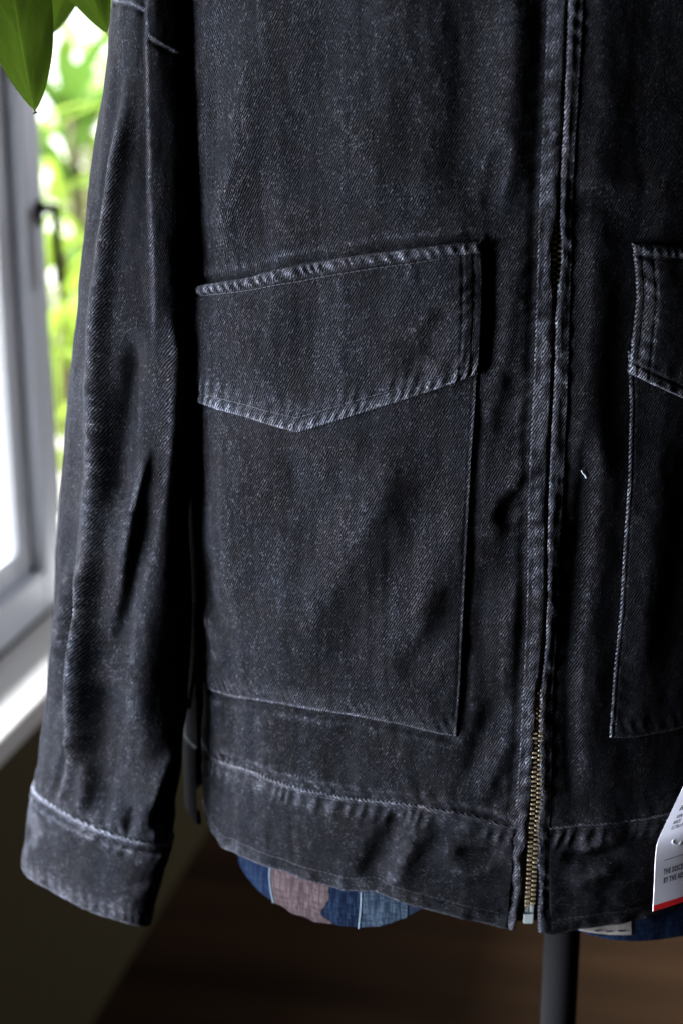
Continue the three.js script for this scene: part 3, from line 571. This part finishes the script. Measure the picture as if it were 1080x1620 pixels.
// ------------------------------------------------------------------ sleeve
{
  const ZC = -0.115;
  const sl = [[182, -80], [178, 0], [168, 100], [155, 200], [142, 300], [130, 400], [117, 500], [105, 600], [95, 750], [88, 850], [80, 980], [71, 1080], [61, 1150], [53, 1200], [49, 1245], [41, 1300], [33, 1368], [20, 1500]].map((p) => atZ(p[0], p[1], ZC)).reverse();
  const sr = [[286, -80], [288, 0], [293, 300], [300, 700], [304, 1000], [300, 1110], [288, 1220], [271, 1320], [250, 1400], [236, 1462], [230, 1500]].map((p) => atZ(p[0], p[1], ZC)).reverse();
  const xl = (y) => interp(sl.map((p) => p.y), sl.map((p) => p.x), y), xr = (y) => interp(sr.map((p) => p.y), sr.map((p) => p.x), y);
  const N = 300, y0 = 0.78, y1 = 1.56, CX = [], AA = [];
  for (let i = 0; i <= N; i++) { let a = 0, b = 0, n = 0; for (let k = -4; k <= 4; k++) { const y = y0 + (y1 - y0) * (i + k) / N; a += xl(y); b += xr(y); n++; } CX.push((a + b) / n / 2); AA.push((b - a) / n / 2); }
  const tab = (T) => (y) => { const f = clamp((y - y0) / (y1 - y0) * N, 0, N - 0.001), i = f | 0; return lerp(T[i], T[i + 1], f - i); };
  const sleeve = new Tube(tab(CX), tab(AA), (y) => lerp(0.036, 0.044, smooth(0.85, 1.0, y)), K(ZC), [-0.16, 0.16, 0.78, 1.56], 0.0008, 0.5, 0.7);
  sleeve.each((s, y) => 0.0034 * fbm(s * 24 + y * 4, y * 7 + 5, 3) + 0.0012 * fbm(s * 70, y * 36, 3));
  const f = (l, a, wl, wr, fd) => sleeve.fold(l, a * 0.00135, wl * 0.001, (wr ?? wl) * 0.001, fd);
  // overlapping fold under the armhole
  f([[233, -900], [232, 60], [234, 160], [237, 300], [241, 420], [243, 520], [246, 640], [240, 760]], 2.6, 1.5, 22, 0.35);
  f([[268, -900], [272, 60], [276, 300], [278, 600], [276, 800]], 5.5, 20, 8, 0.25);
  f([[262, 470], [263, 600], [262, 720], [256, 800], [243, 880]], 4.5, 5, 12, 0.2);
  // long ridge down the middle and the hollow beside it
  f([[205, 120], [190, 260], [172, 420], [160, 540], [155, 660], [152, 780], [145, 900], [138, 1000], [130, 1100], [122, 1200]], 6.5, 9, 6, 0.12);
  f([[215, 520], [200, 620], [185, 720], [175, 820]], -6.5, 8, 14, 0.2);
  f([[240, 690], [222, 760], [204, 850], [188, 950], [160, 1040]], 4.5, 7, 4, 0.2);
  f([[252, 760], [232, 840], [212, 910], [192, 970], [168, 1030], [145, 1080]], -4.2, 8, 13, 0.3);
  f([[262, 820], [238, 900], [222, 980], [214, 1080], [205, 1180]], 4, 6, 14, 0.2);
  f([[138, 905], [122, 970], [106, 1040], [92, 1110], [80, 1140]], -7, 8, 6, 0.25);
  f([[150, 860], [142, 960], [134, 1060], [127, 1150], [118, 1235]], 5, 5, 5, 0.2);
  f([[160, 1060], [162, 1150], [166, 1230], [172, 1300]], -5, 8, 15, 0.2);
  f([[222, 1000], [228, 1120], [232, 1220]], 3, 10, 14, 0.25);
  f([[120, 880], [98, 980], [84, 1060]], 2.5, 6, 5, 0.25);
  f([[300, 1130], [280, 1200], [258, 1270], [245, 1320]], -7, 5, 12, 0.2);
  f([[280, 1170], [255, 1230], [240, 1290]], 2.5, 6, 5, 0.25);
  // gathers above the cuff
  f([[112, 1170], [98, 1225], [86, 1270]], -2.2, 3, 4, 0.15);
  f([[126, 1150], [112, 1215], [96, 1275]], 2.2, 4, 3, 0.15);
  f([[146, 1150], [147, 1230], [143, 1310]], -1.8, 4, 7, 0.15);
  f([[135, 1200], [134, 1250], [130, 1290]], 2.2, 4, 3, 0.3);
  f([[178, 1230], [180, 1280], [182, 1320]], 2, 5, 5, 0.3);
  f([[212, 1270], [208, 1300], [206, 1325]], -1.8, 3, 4, 0.3);
  f([[190, 60], [175, 240], [160, 400]], -2, 8, 8);
  sleeve.wear([[205, 120], [190, 260], [172, 420], [160, 540], [152, 760], [140, 960], [130, 1100]], 0.03, 0.006, 0.003);
  sleeve.wear([[233, 0], [234, 160], [237, 300], [243, 520]], 0.12, 0.0012, 0.0012, 0.05);
  for (const l of [[[180, 1], [200, 3], [216, 8], [230, 16]], [[234, 56], [245, 65], [262, 80], [275, 94], [290, 118]]]) { sleeve.fold(l, 0.0009, 0.0010, 0.0010, 0.04); sleeve.fold(l.map((p) => [p[0], p[1] + 6]), -0.0012, 0.0016, 0.0016, 0.04); sleeve.wear(l, 0.42, 0.0010, 0.0010, 0.04); }
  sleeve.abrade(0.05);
  const seamPx = [[49, 1243], [62, 1256], [85, 1272], [110, 1287], [150, 1307], [185, 1320], [225, 1330], [266, 1331]];
  const hemPx = [[33, 1366], [42, 1382], [70, 1402], [110, 1424], [150, 1444], [190, 1457], [236, 1463]];
  const round_ = (px) => {   // carry the edge line on round the back of the arm
    const p = spline(sleeve.pts(px, 1.45), 40), e = sleeve.arc(3.14159), q = [], a = p[0], b = p.at(-1), m = (a[1] + b[1]) / 2;
    q.push([-e, m]); q.push([(-e + a[0]) / 2, (m + a[1]) / 2]); q.push(...p); q.push([(e + b[0]) / 2, (m + b[1]) / 2]); q.push([e, m]); return q;
  };
  const seam = round_(seamPx), hem = round_(hemPx), e = sleeve.arc(3.14159);
  const by = (pts) => { const c = curve(pts); return c; };
  // same s along both edges keeps the weave upright
  const ss = []; for (let i = 0; i <= 120; i++) ss.push(lerp(-e, e, i / 120));
  const edge = (pts, d = 0) => ss.map((s) => [s, interp(pts.map((p) => p[0]), pts.map((p) => p[1]), s) + d]);
  const g = patch(sleeve, { top: ss.map((s) => [s, 1.535]), bottom: edge(seam, -0.006) }, { step: 0.0009, stepV: 0.0009, trueH: true,
    height: (x) => 0.0010 * (pucker(x.s, x.eB, 91, 0.009, 0.2) - 0.5) * gauss(x.eB - 0.012, 0.009) + 0.0014 * gauss(x.eB - 0.014, 0.008),
    wear: (x) => 0.12 * gauss(x.eB - 0.010, 0.006) * pucker(x.s, x.eB, 93, 0.006) });
  const sm = mesh('sleeve', g.geo, sleeveDenim, jacket);
  const c = patch(sleeve, { top: edge(seam), bottom: edge(hem) }, { step: 0.0008, lift: 0.0022, follow: 0.45, round: { T: 0.0014, B: 0.0016 }, lip: { T: [0.0018, 0.004], B: [0.003, 0.02] }, trueH: true, uv: (s, y) => [-y / TILE, s / TILE],
    height: (x) => 0.0009 * (pucker(x.s, x.eT, 95, 0.010, 0.3) - 0.5) * gauss(x.eT - 0.009, 0.007) + 0.0009 * (pucker(x.s, x.eB, 96, 0.007, 0.3) - 0.5) * gauss(x.eB - 0.006, 0.006) - 0.0007 * gauss(x.eT - 0.0050, 0.0008) + 0.0007 * gauss(x.eT - 0.0075, 0.0015) + 0.0016 * fbm(x.s * 40, x.y * 50, 3),
    wear: (x) => 1.0 * edgeWear(x.eT, 0.0020, x.s, 97, 1, 0.15) + 0.4 * gauss(x.eT - 0.0085, 0.0018) * pucker(x.s, x.eT, 98, 0.012) + 0.85 * edgeWear(x.eB, 0.0014, x.s, 99, 1, 0.3) + 0.28 * pucker(x.s, x.eB, 96, 0.007, 0.3) * gauss(x.eB - 0.006, 0.006) + 0.2 * clamp(fbm(x.s * 75 + 3, x.y * 75, 4) * 2.2) });
  const cm = mesh('cuff', c.geo, sleeveDenim, sm); tag(cm, 'turned cuff with worn pale edges');
  mesh('topstitching', stitches(sleeve, c, (k) => [0.2 + 0.6 * k, 0.0050 / c.Hh], { up: -0.0001 }), threadMat, cm).userData.kind = 'stuff';
}

// ------------------------------------------------------------------ patchwork shirt under the jacket
{
  const shirt = group('patchwork_shirt'); tag(shirt, 'indigo patchwork shirt whose hem shows below the jacket', 'shirt');
  inner.each((s, y) => 0.0025 * fbm(s * 20, y * 10, 3) + 0.0006 * fbm(s * 90, y * 80, 2));
  const clothTex = (r, g, b, sr, sg, sb, amt, seed) => dataTex(256, 256, (x, y, c) => { const w = 0.5 + 0.5 * Math.sin(x * Math.PI / 4) * 0.5 + 0.5 * Math.sin(y * Math.PI / 4) * 0.5, n = clamp(0.5 + fbm(x / 5 + seed, y / 60, 3) + 0.6 * fbm(x / 60, y / 5 + seed, 3)), k = clamp((n - 0.45) * 2 * amt * (0.6 + 0.4 * w)); c[0] = lerp(r, sr, k); c[1] = lerp(g, sg, k); c[2] = lerp(b, sb, k); }, true);
  const cm = (...a) => { const t = clothTex(...a); return new THREE.MeshPhysicalMaterial({ map: t, bumpMap: t, bumpScale: 0.0003, roughness: 0.95, specularIntensity: 0.04, side: THREE.DoubleSide }); };
  const indigo = cm(0.002, 0.0042, 0.011, 0.012, 0.022, 0.038, 0.7, 1), navy = cm(0.0014, 0.0028, 0.008, 0.016, 0.03, 0.05, 0.5, 2), mauve = cm(0.02, 0.014, 0.0145, 0.056, 0.043, 0.042, 1, 3), sky = cm(0.008, 0.013, 0.021, 0.036, 0.052, 0.066, 1, 4), cream = cm(0.5, 0.47, 0.4, 0.7, 0.67, 0.6, 0.8, 5), lightened = cm(0.012, 0.026, 0.07, 0.06, 0.1, 0.17, 0.7, 8), dark = cm(0.006, 0.008, 0.014, 0.02, 0.03, 0.05, 0.4, 6);  // indigo for the other tail is brightened in its colour to offset shade
  const P = (l) => inner.pts(l, 1.45);
  const add = (mat, top, bottom, label, o = {}) => { const p = patch(inner, { top: P(top), bottom: P(bottom), ...(o.left ? { left: P(o.left) } : {}), ...(o.right ? { right: P(o.right) } : {}) }, { step: 0.002, lift: o.lift ?? 0, plain: true, round: { B: 0.001 }, lip: { B: [0.0012, 0.006] }, uv: (s, y) => [s / 0.03, y / 0.03] }); return tag(mesh('patch', p.geo, mat, shirt), label); };
  add(indigo, [[366, 1280], [428, 1290]], [[376, 1352], [380, 1368], [394, 1393], [412, 1412], [432, 1429]], 'washed out indigo patch at the hem corner', { left: [[366, 1280], [372, 1330], [376, 1352]], right: [[428, 1290], [426, 1360], [432, 1429]] });
  add(mauve, [[428, 1290], [524, 1300]], [[432, 1429], [448, 1436], [463, 1447], [480, 1451], [496, 1459], [530, 1461]], 'mauve woven patch', { left: [[428, 1290], [426, 1360], [432, 1429]], right: [[524, 1300], [520, 1408], [522, 1420], [512, 1436], [506, 1446], [530, 1462]], lift: 0.0004 });
  add(navy, [[516, 1300], [572, 1310]], [[500, 1456], [540, 1466], [569, 1468]], 'dark indigo patch with a torn edge', { right: [[572, 1310], [573, 1400], [569, 1468]] });
  add(sky, [[572, 1310], [646, 1320]], [[569, 1468], [584, 1466], [601, 1466], [622, 1459], [644, 1452]], 'pale blue striped patch', { left: [[572, 1310], [573, 1400], [569, 1468]], lift: 0.0005 });
  add(dark, [[646, 1320], [700, 1330]], [[644, 1452], [668, 1438], [700, 1420]], 'nearly black patch beside the pale blue one');
  // seam cords between patches
  const cord = new THREE.MeshStandardMaterial({ color: new THREE.Color(0.08, 0.115, 0.13), roughness: 0.95 });
  for (const l of [[[426, 1350], [428, 1365], [427, 1385], [430, 1410], [433, 1428]], [[573, 1400], [572, 1430], [568, 1468]]]) { const p = P(l).map((q) => inner.pos(q[0], q[1], inner.sample(inner.H, ...q) + 0.0006, new THREE.Vector3())); mesh('patch_seam', new THREE.TubeGeometry(new THREE.CatmullRomCurve3(p), 30, 0.0006, 6), cord, shirt); }
  // other tail
  add(cream, [[900, 1400], [996, 1400]], [[900, 1466], [925, 1473], [960, 1477], [996, 1477]], 'cream patch with dark running stitches', { lift: 0.0008 });
  add(lightened, [[880, 1390], [1000, 1390]], [[900, 1468], [930, 1478], [965, 1486], [1000, 1488]], 'indigo strip under the cream patch');
  add(lightened, [[996, 1390], [1250, 1330]], [[996, 1488], [1040, 1487], [1080, 1481], [1160, 1460], [1250, 1420]], 'streaked indigo patch beside the cream one', { lift: 0.0004 });
  const th = new THREE.MeshStandardMaterial({ color: new THREE.Color(0.02, 0.03, 0.08), roughness: 0.9 });
  for (const [x0, x1, y] of [[938, 948, 1469], [956, 966, 1470], [975, 986, 1469]]) { const p = P([[x0, y], [(x0 + x1) / 2, y + 0.6], [x1, y - 0.5]]).map((q) => inner.pos(q[0], q[1], inner.sample(inner.H, ...q) + 0.0012, new THREE.Vector3())); mesh('running_stitch', new THREE.TubeGeometry(new THREE.CatmullRomCurve3(p), 8, 0.0004, 6), th, shirt); }
}

// ------------------------------------------------------------------ hang tag
{
  const TWd = 1024, THt = 1536, cv = document.createElement('canvas'); cv.width = TWd; cv.height = THt; const c = cv.getContext('2d');
  c.fillStyle = '#bebec4'; c.fillRect(0, 0, TWd, THt);
  c.fillStyle = '#c41218'; c.fillRect(0, THt - 62, TWd, 62);
  // v runs down the left edge; 1 px of the photo is about 6.4 px here
  c.fillStyle = '#22242c'; c.textBaseline = 'alphabetic';
  const X0 = 92;
  const put = (s, font, x, y, k) => { c.save(); c.translate(x, y); c.scale(k, 1); c.font = font; c.fillText(s, 0, 0); c.strokeStyle = '#22242c'; c.lineWidth = 4; c.strokeText(s, 0, 0); c.restore(); };
  put('THE DISCER', 'bold 78px sans-serif', X0, 1175, 0.52); put('BY THE AES', 'bold 78px sans-serif', X0, 1268, 0.52);
  c.fillRect(X0, 1020, 800, 7);
  put('BL', 'italic bold 66px sans-serif', X0 - 10, 540, 0.7);
  put('100%', 'italic 46px sans-serif', X0 - 6, 622, 0.6); put('MADE', 'italic 46px sans-serif', X0 - 6, 676, 0.6); put('12.75oz B', 'italic 46px sans-serif', X0 - 6, 730, 0.6);
  const t = new THREE.CanvasTexture(cv); t.colorSpace = THREE.SRGBColorSpace;
  const left = [[1032, 1442, 0.030], [1034, 1405, 0.031], [1036, 1360, 0.033], [1039, 1335, 0.032], [1048, 1312, 0.028], [1062, 1282, 0.022], [1082, 1240, 0.014], [1100, 1200, 0.008]];
  const A = left.map((p) => atZ(p[0], p[1], p[2])), Bq = left.map((p) => atZ(p[0] + 150, p[1] - 64, p[2] - 0.02));
  const ca = new THREE.CatmullRomCurve3(A), cb = new THREE.CatmullRomCurve3(Bq), nu = 20, nv = 40, pos = [], uv = [], idx = [];
  for (let j = 0; j <= nv; j++) { const a = ca.getPointAt(j / nv), b = cb.getPointAt(j / nv); for (let i = 0; i <= nu; i++) { const u = i / nu, p = a.clone().lerp(b, u); p.z += 0.004 * Math.sin(Math.PI * u); pos.push(p.x, p.y, p.z); uv.push(u, j / nv); } }
  for (let j = 0; j < nv; j++) for (let i = 0; i < nu; i++) { const k = j * (nu + 1) + i; idx.push(k, k + 1, k + nu + 1, k + 1, k + nu + 2, k + nu + 1); }
  const g = new THREE.BufferGeometry(); g.setAttribute('position', new THREE.Float32BufferAttribute(pos, 3)); g.setAttribute('uv', new THREE.Float32BufferAttribute(uv, 2)); g.setIndex(idx); g.computeVertexNormals();
  const tg = group('hang_tag'); tag(tg, 'white paper hang tag with red lower border', 'tag');
  mesh('card', g, new THREE.MeshStandardMaterial({ map: t, roughness: 0.6, side: THREE.DoubleSide }), tg);
  // card thickness: a second sheet behind, joined round the edge
  const g2 = new THREE.BufferGeometry(), n = nu + 1, np = []; const nr = g.attributes.normal;
  const rim = []; for (let i = 0; i <= nu; i++) rim.push(i); for (let j = 1; j <= nv; j++) rim.push(j * n + nu); for (let i = nu - 1; i >= 0; i--) rim.push(nv * n + i); for (let j = nv - 1; j >= 0; j--) rim.push(j * n);
  for (const k of rim) { np.push(pos[3 * k], pos[3 * k + 1], pos[3 * k + 2], pos[3 * k] - nr.getX(k) * 0.0006, pos[3 * k + 1] - nr.getY(k) * 0.0006, pos[3 * k + 2] - nr.getZ(k) * 0.0006); }
  const ri = []; for (let i = 0; i < rim.length - 1; i++) { const k = 2 * i; ri.push(k, k + 1, k + 2, k + 2, k + 1, k + 3); }
  const bk = g.clone(); { const bp = bk.attributes.position; for (let k = 0; k < bp.count; k++) bp.setXYZ(k, bp.getX(k) - nr.getX(k) * 0.0006, bp.getY(k) - nr.getY(k) * 0.0006, bp.getZ(k) - nr.getZ(k) * 0.0006); }
  g2.setAttribute('position', new THREE.Float32BufferAttribute(np, 3)); g2.setIndex(ri); g2.computeVertexNormals();
  const paper = new THREE.MeshStandardMaterial({ color: new THREE.Color(0.72, 0.72, 0.74), roughness: 0.7, side: THREE.DoubleSide });
  mesh('card_edge', g2, paper, tg); mesh('card_back', bk, paper, tg);
  // the punched oval pressed into the card
  const ov = ca.getPointAt(0.43).lerp(cb.getPointAt(0.43), 0.2), o = new THREE.TorusGeometry(0.0026, 0.00022, 6, 24); o.scale(1, 0.75, 1); o.rotateX(-0.35); o.rotateY(0.2); o.translate(ov.x, ov.y, ov.z + 0.0024); mesh('pressed_ring', o, paper, tg);
}
// stray white thread
{
  const p = [[917, 742], [919, 746], [922, 749], [925, 754]].map((q) => body.at(q[0], q[1])).map((q) => body.pos(q[0], q[1], body.sample(body.H, ...q) + 0.0012, new THREE.Vector3()));
  const l = mesh('lint_thread', new THREE.TubeGeometry(new THREE.CatmullRomCurve3(p), 16, 0.0004, 6), new THREE.MeshStandardMaterial({ color: new THREE.Color(0.5, 0.53, 0.56), roughness: 0.9 }), scene, true); tag(l, 'tiny white thread caught on the denim right of the zip', 'thread');
}
// ------------------------------------------------------------------ house plant hanging in front of the window
{
  const g = group('house_plant'); tag(g, 'house plant with broad green leaves hanging before the window', 'plant');
  const tex = dataTex(256, 256, (x, y, c) => { const n = 0.5 + 0.5 * fbm(x / 30, y / 30, 4), sp = hash(x >> 1, y >> 1) > 0.992 ? 0.6 : 0, mid = gauss(y - 128, 4) * 0.5, v = Math.pow(0.5 + 0.5 * Math.cos((x * 0.9 + Math.abs(y - 128) * 0.8) / 9), 10) * 0.15, k = 0.7 + 0.5 * n + sp + mid + v; c[0] = 0.0105 * k; c[1] = 0.0185 * k; c[2] = 0.0016 * k; }, true);
  const lm = new THREE.MeshPhysicalMaterial({ map: tex, roughness: 0.75, specularIntensity: 0, transmission: 0.12, thickness: 0, side: THREE.DoubleSide });
  const leaf = (rib, wl, wr, z, label, tiltZ = 0.01) => {
    const c = new THREE.CatmullRomCurve3(rib.map((p, i) => atZ(p[0], p[1], z + (p[2] ?? 0)))), pos = [], uv = [], idx = [], n = 28, m = 12;
    for (let i = 0; i <= n; i++) { const t = i / n, p = c.getPointAt(t), d = c.getTangentAt(t), sd = new THREE.Vector3(-d.y, d.x, 0).normalize(), w = Math.pow(Math.sin(Math.PI * Math.pow(t, 1.0)), 0.72); for (let j = 0; j <= m; j++) { const k = j / m * 2 - 1, ww = (k > 0 ? wr : wl) * w; const q = p.clone().addScaledVector(sd, k * ww); q.z += -0.35 * Math.abs(k) * ww + 0.002 * Math.sin(9 * t + 3 * k) + tiltZ * k; pos.push(q.x, q.y, q.z); uv.push(t, j / m); } }
    for (let i = 0; i < n; i++) for (let j = 0; j < m; j++) { const k = i * (m + 1) + j; idx.push(k, k + m + 1, k + 1, k + 1, k + m + 1, k + m + 2); }
    const ge = new THREE.BufferGeometry(); ge.setAttribute('position', new THREE.Float32BufferAttribute(pos, 3)); ge.setAttribute('uv', new THREE.Float32BufferAttribute(uv, 2)); ge.setIndex(idx); ge.computeVertexNormals();
    const l = mesh('leaf', ge, lm, g); if (label) l.userData.label = label; return l;
  };
  leaf([[-20, -190, -0.04], [5, -90, -0.02], [25, 20, 0], [42, 110, 0], [56, 180, -0.005]], 0.026, 0.024, -0.12, 'large dark leaf pointing down');
  leaf([[60, -220, -0.05], [95, -120, -0.02], [135, -30, 0], [172, 56, -0.01]], 0.022, 0.02, -0.2, 'green leaf tip beside the sleeve');
  leaf([[160, -170, -0.03], [125, -80, 0], [98, 0, 0], [80, 58, -0.01]], 0.02, 0.015, -0.3, 'pale blurred leaf tip');
  const st = new THREE.TubeGeometry(new THREE.CatmullRomCurve3([atZ(-60, -360, -0.2), atZ(-30, -250, -0.17), atZ(20, -205, -0.2), atZ(62, -220, -0.25), atZ(160, -172, -0.33)]), 40, 0.0025, 8);
  mesh('stem', st, new THREE.MeshStandardMaterial({ color: new THREE.Color(0.06, 0.1, 0.02), roughness: 0.7 }), g);
}

scene.traverse((o) => { if (o.isMesh) { o.castShadow = true; o.receiveShadow = true; } });
renderer.render(scene, camera);
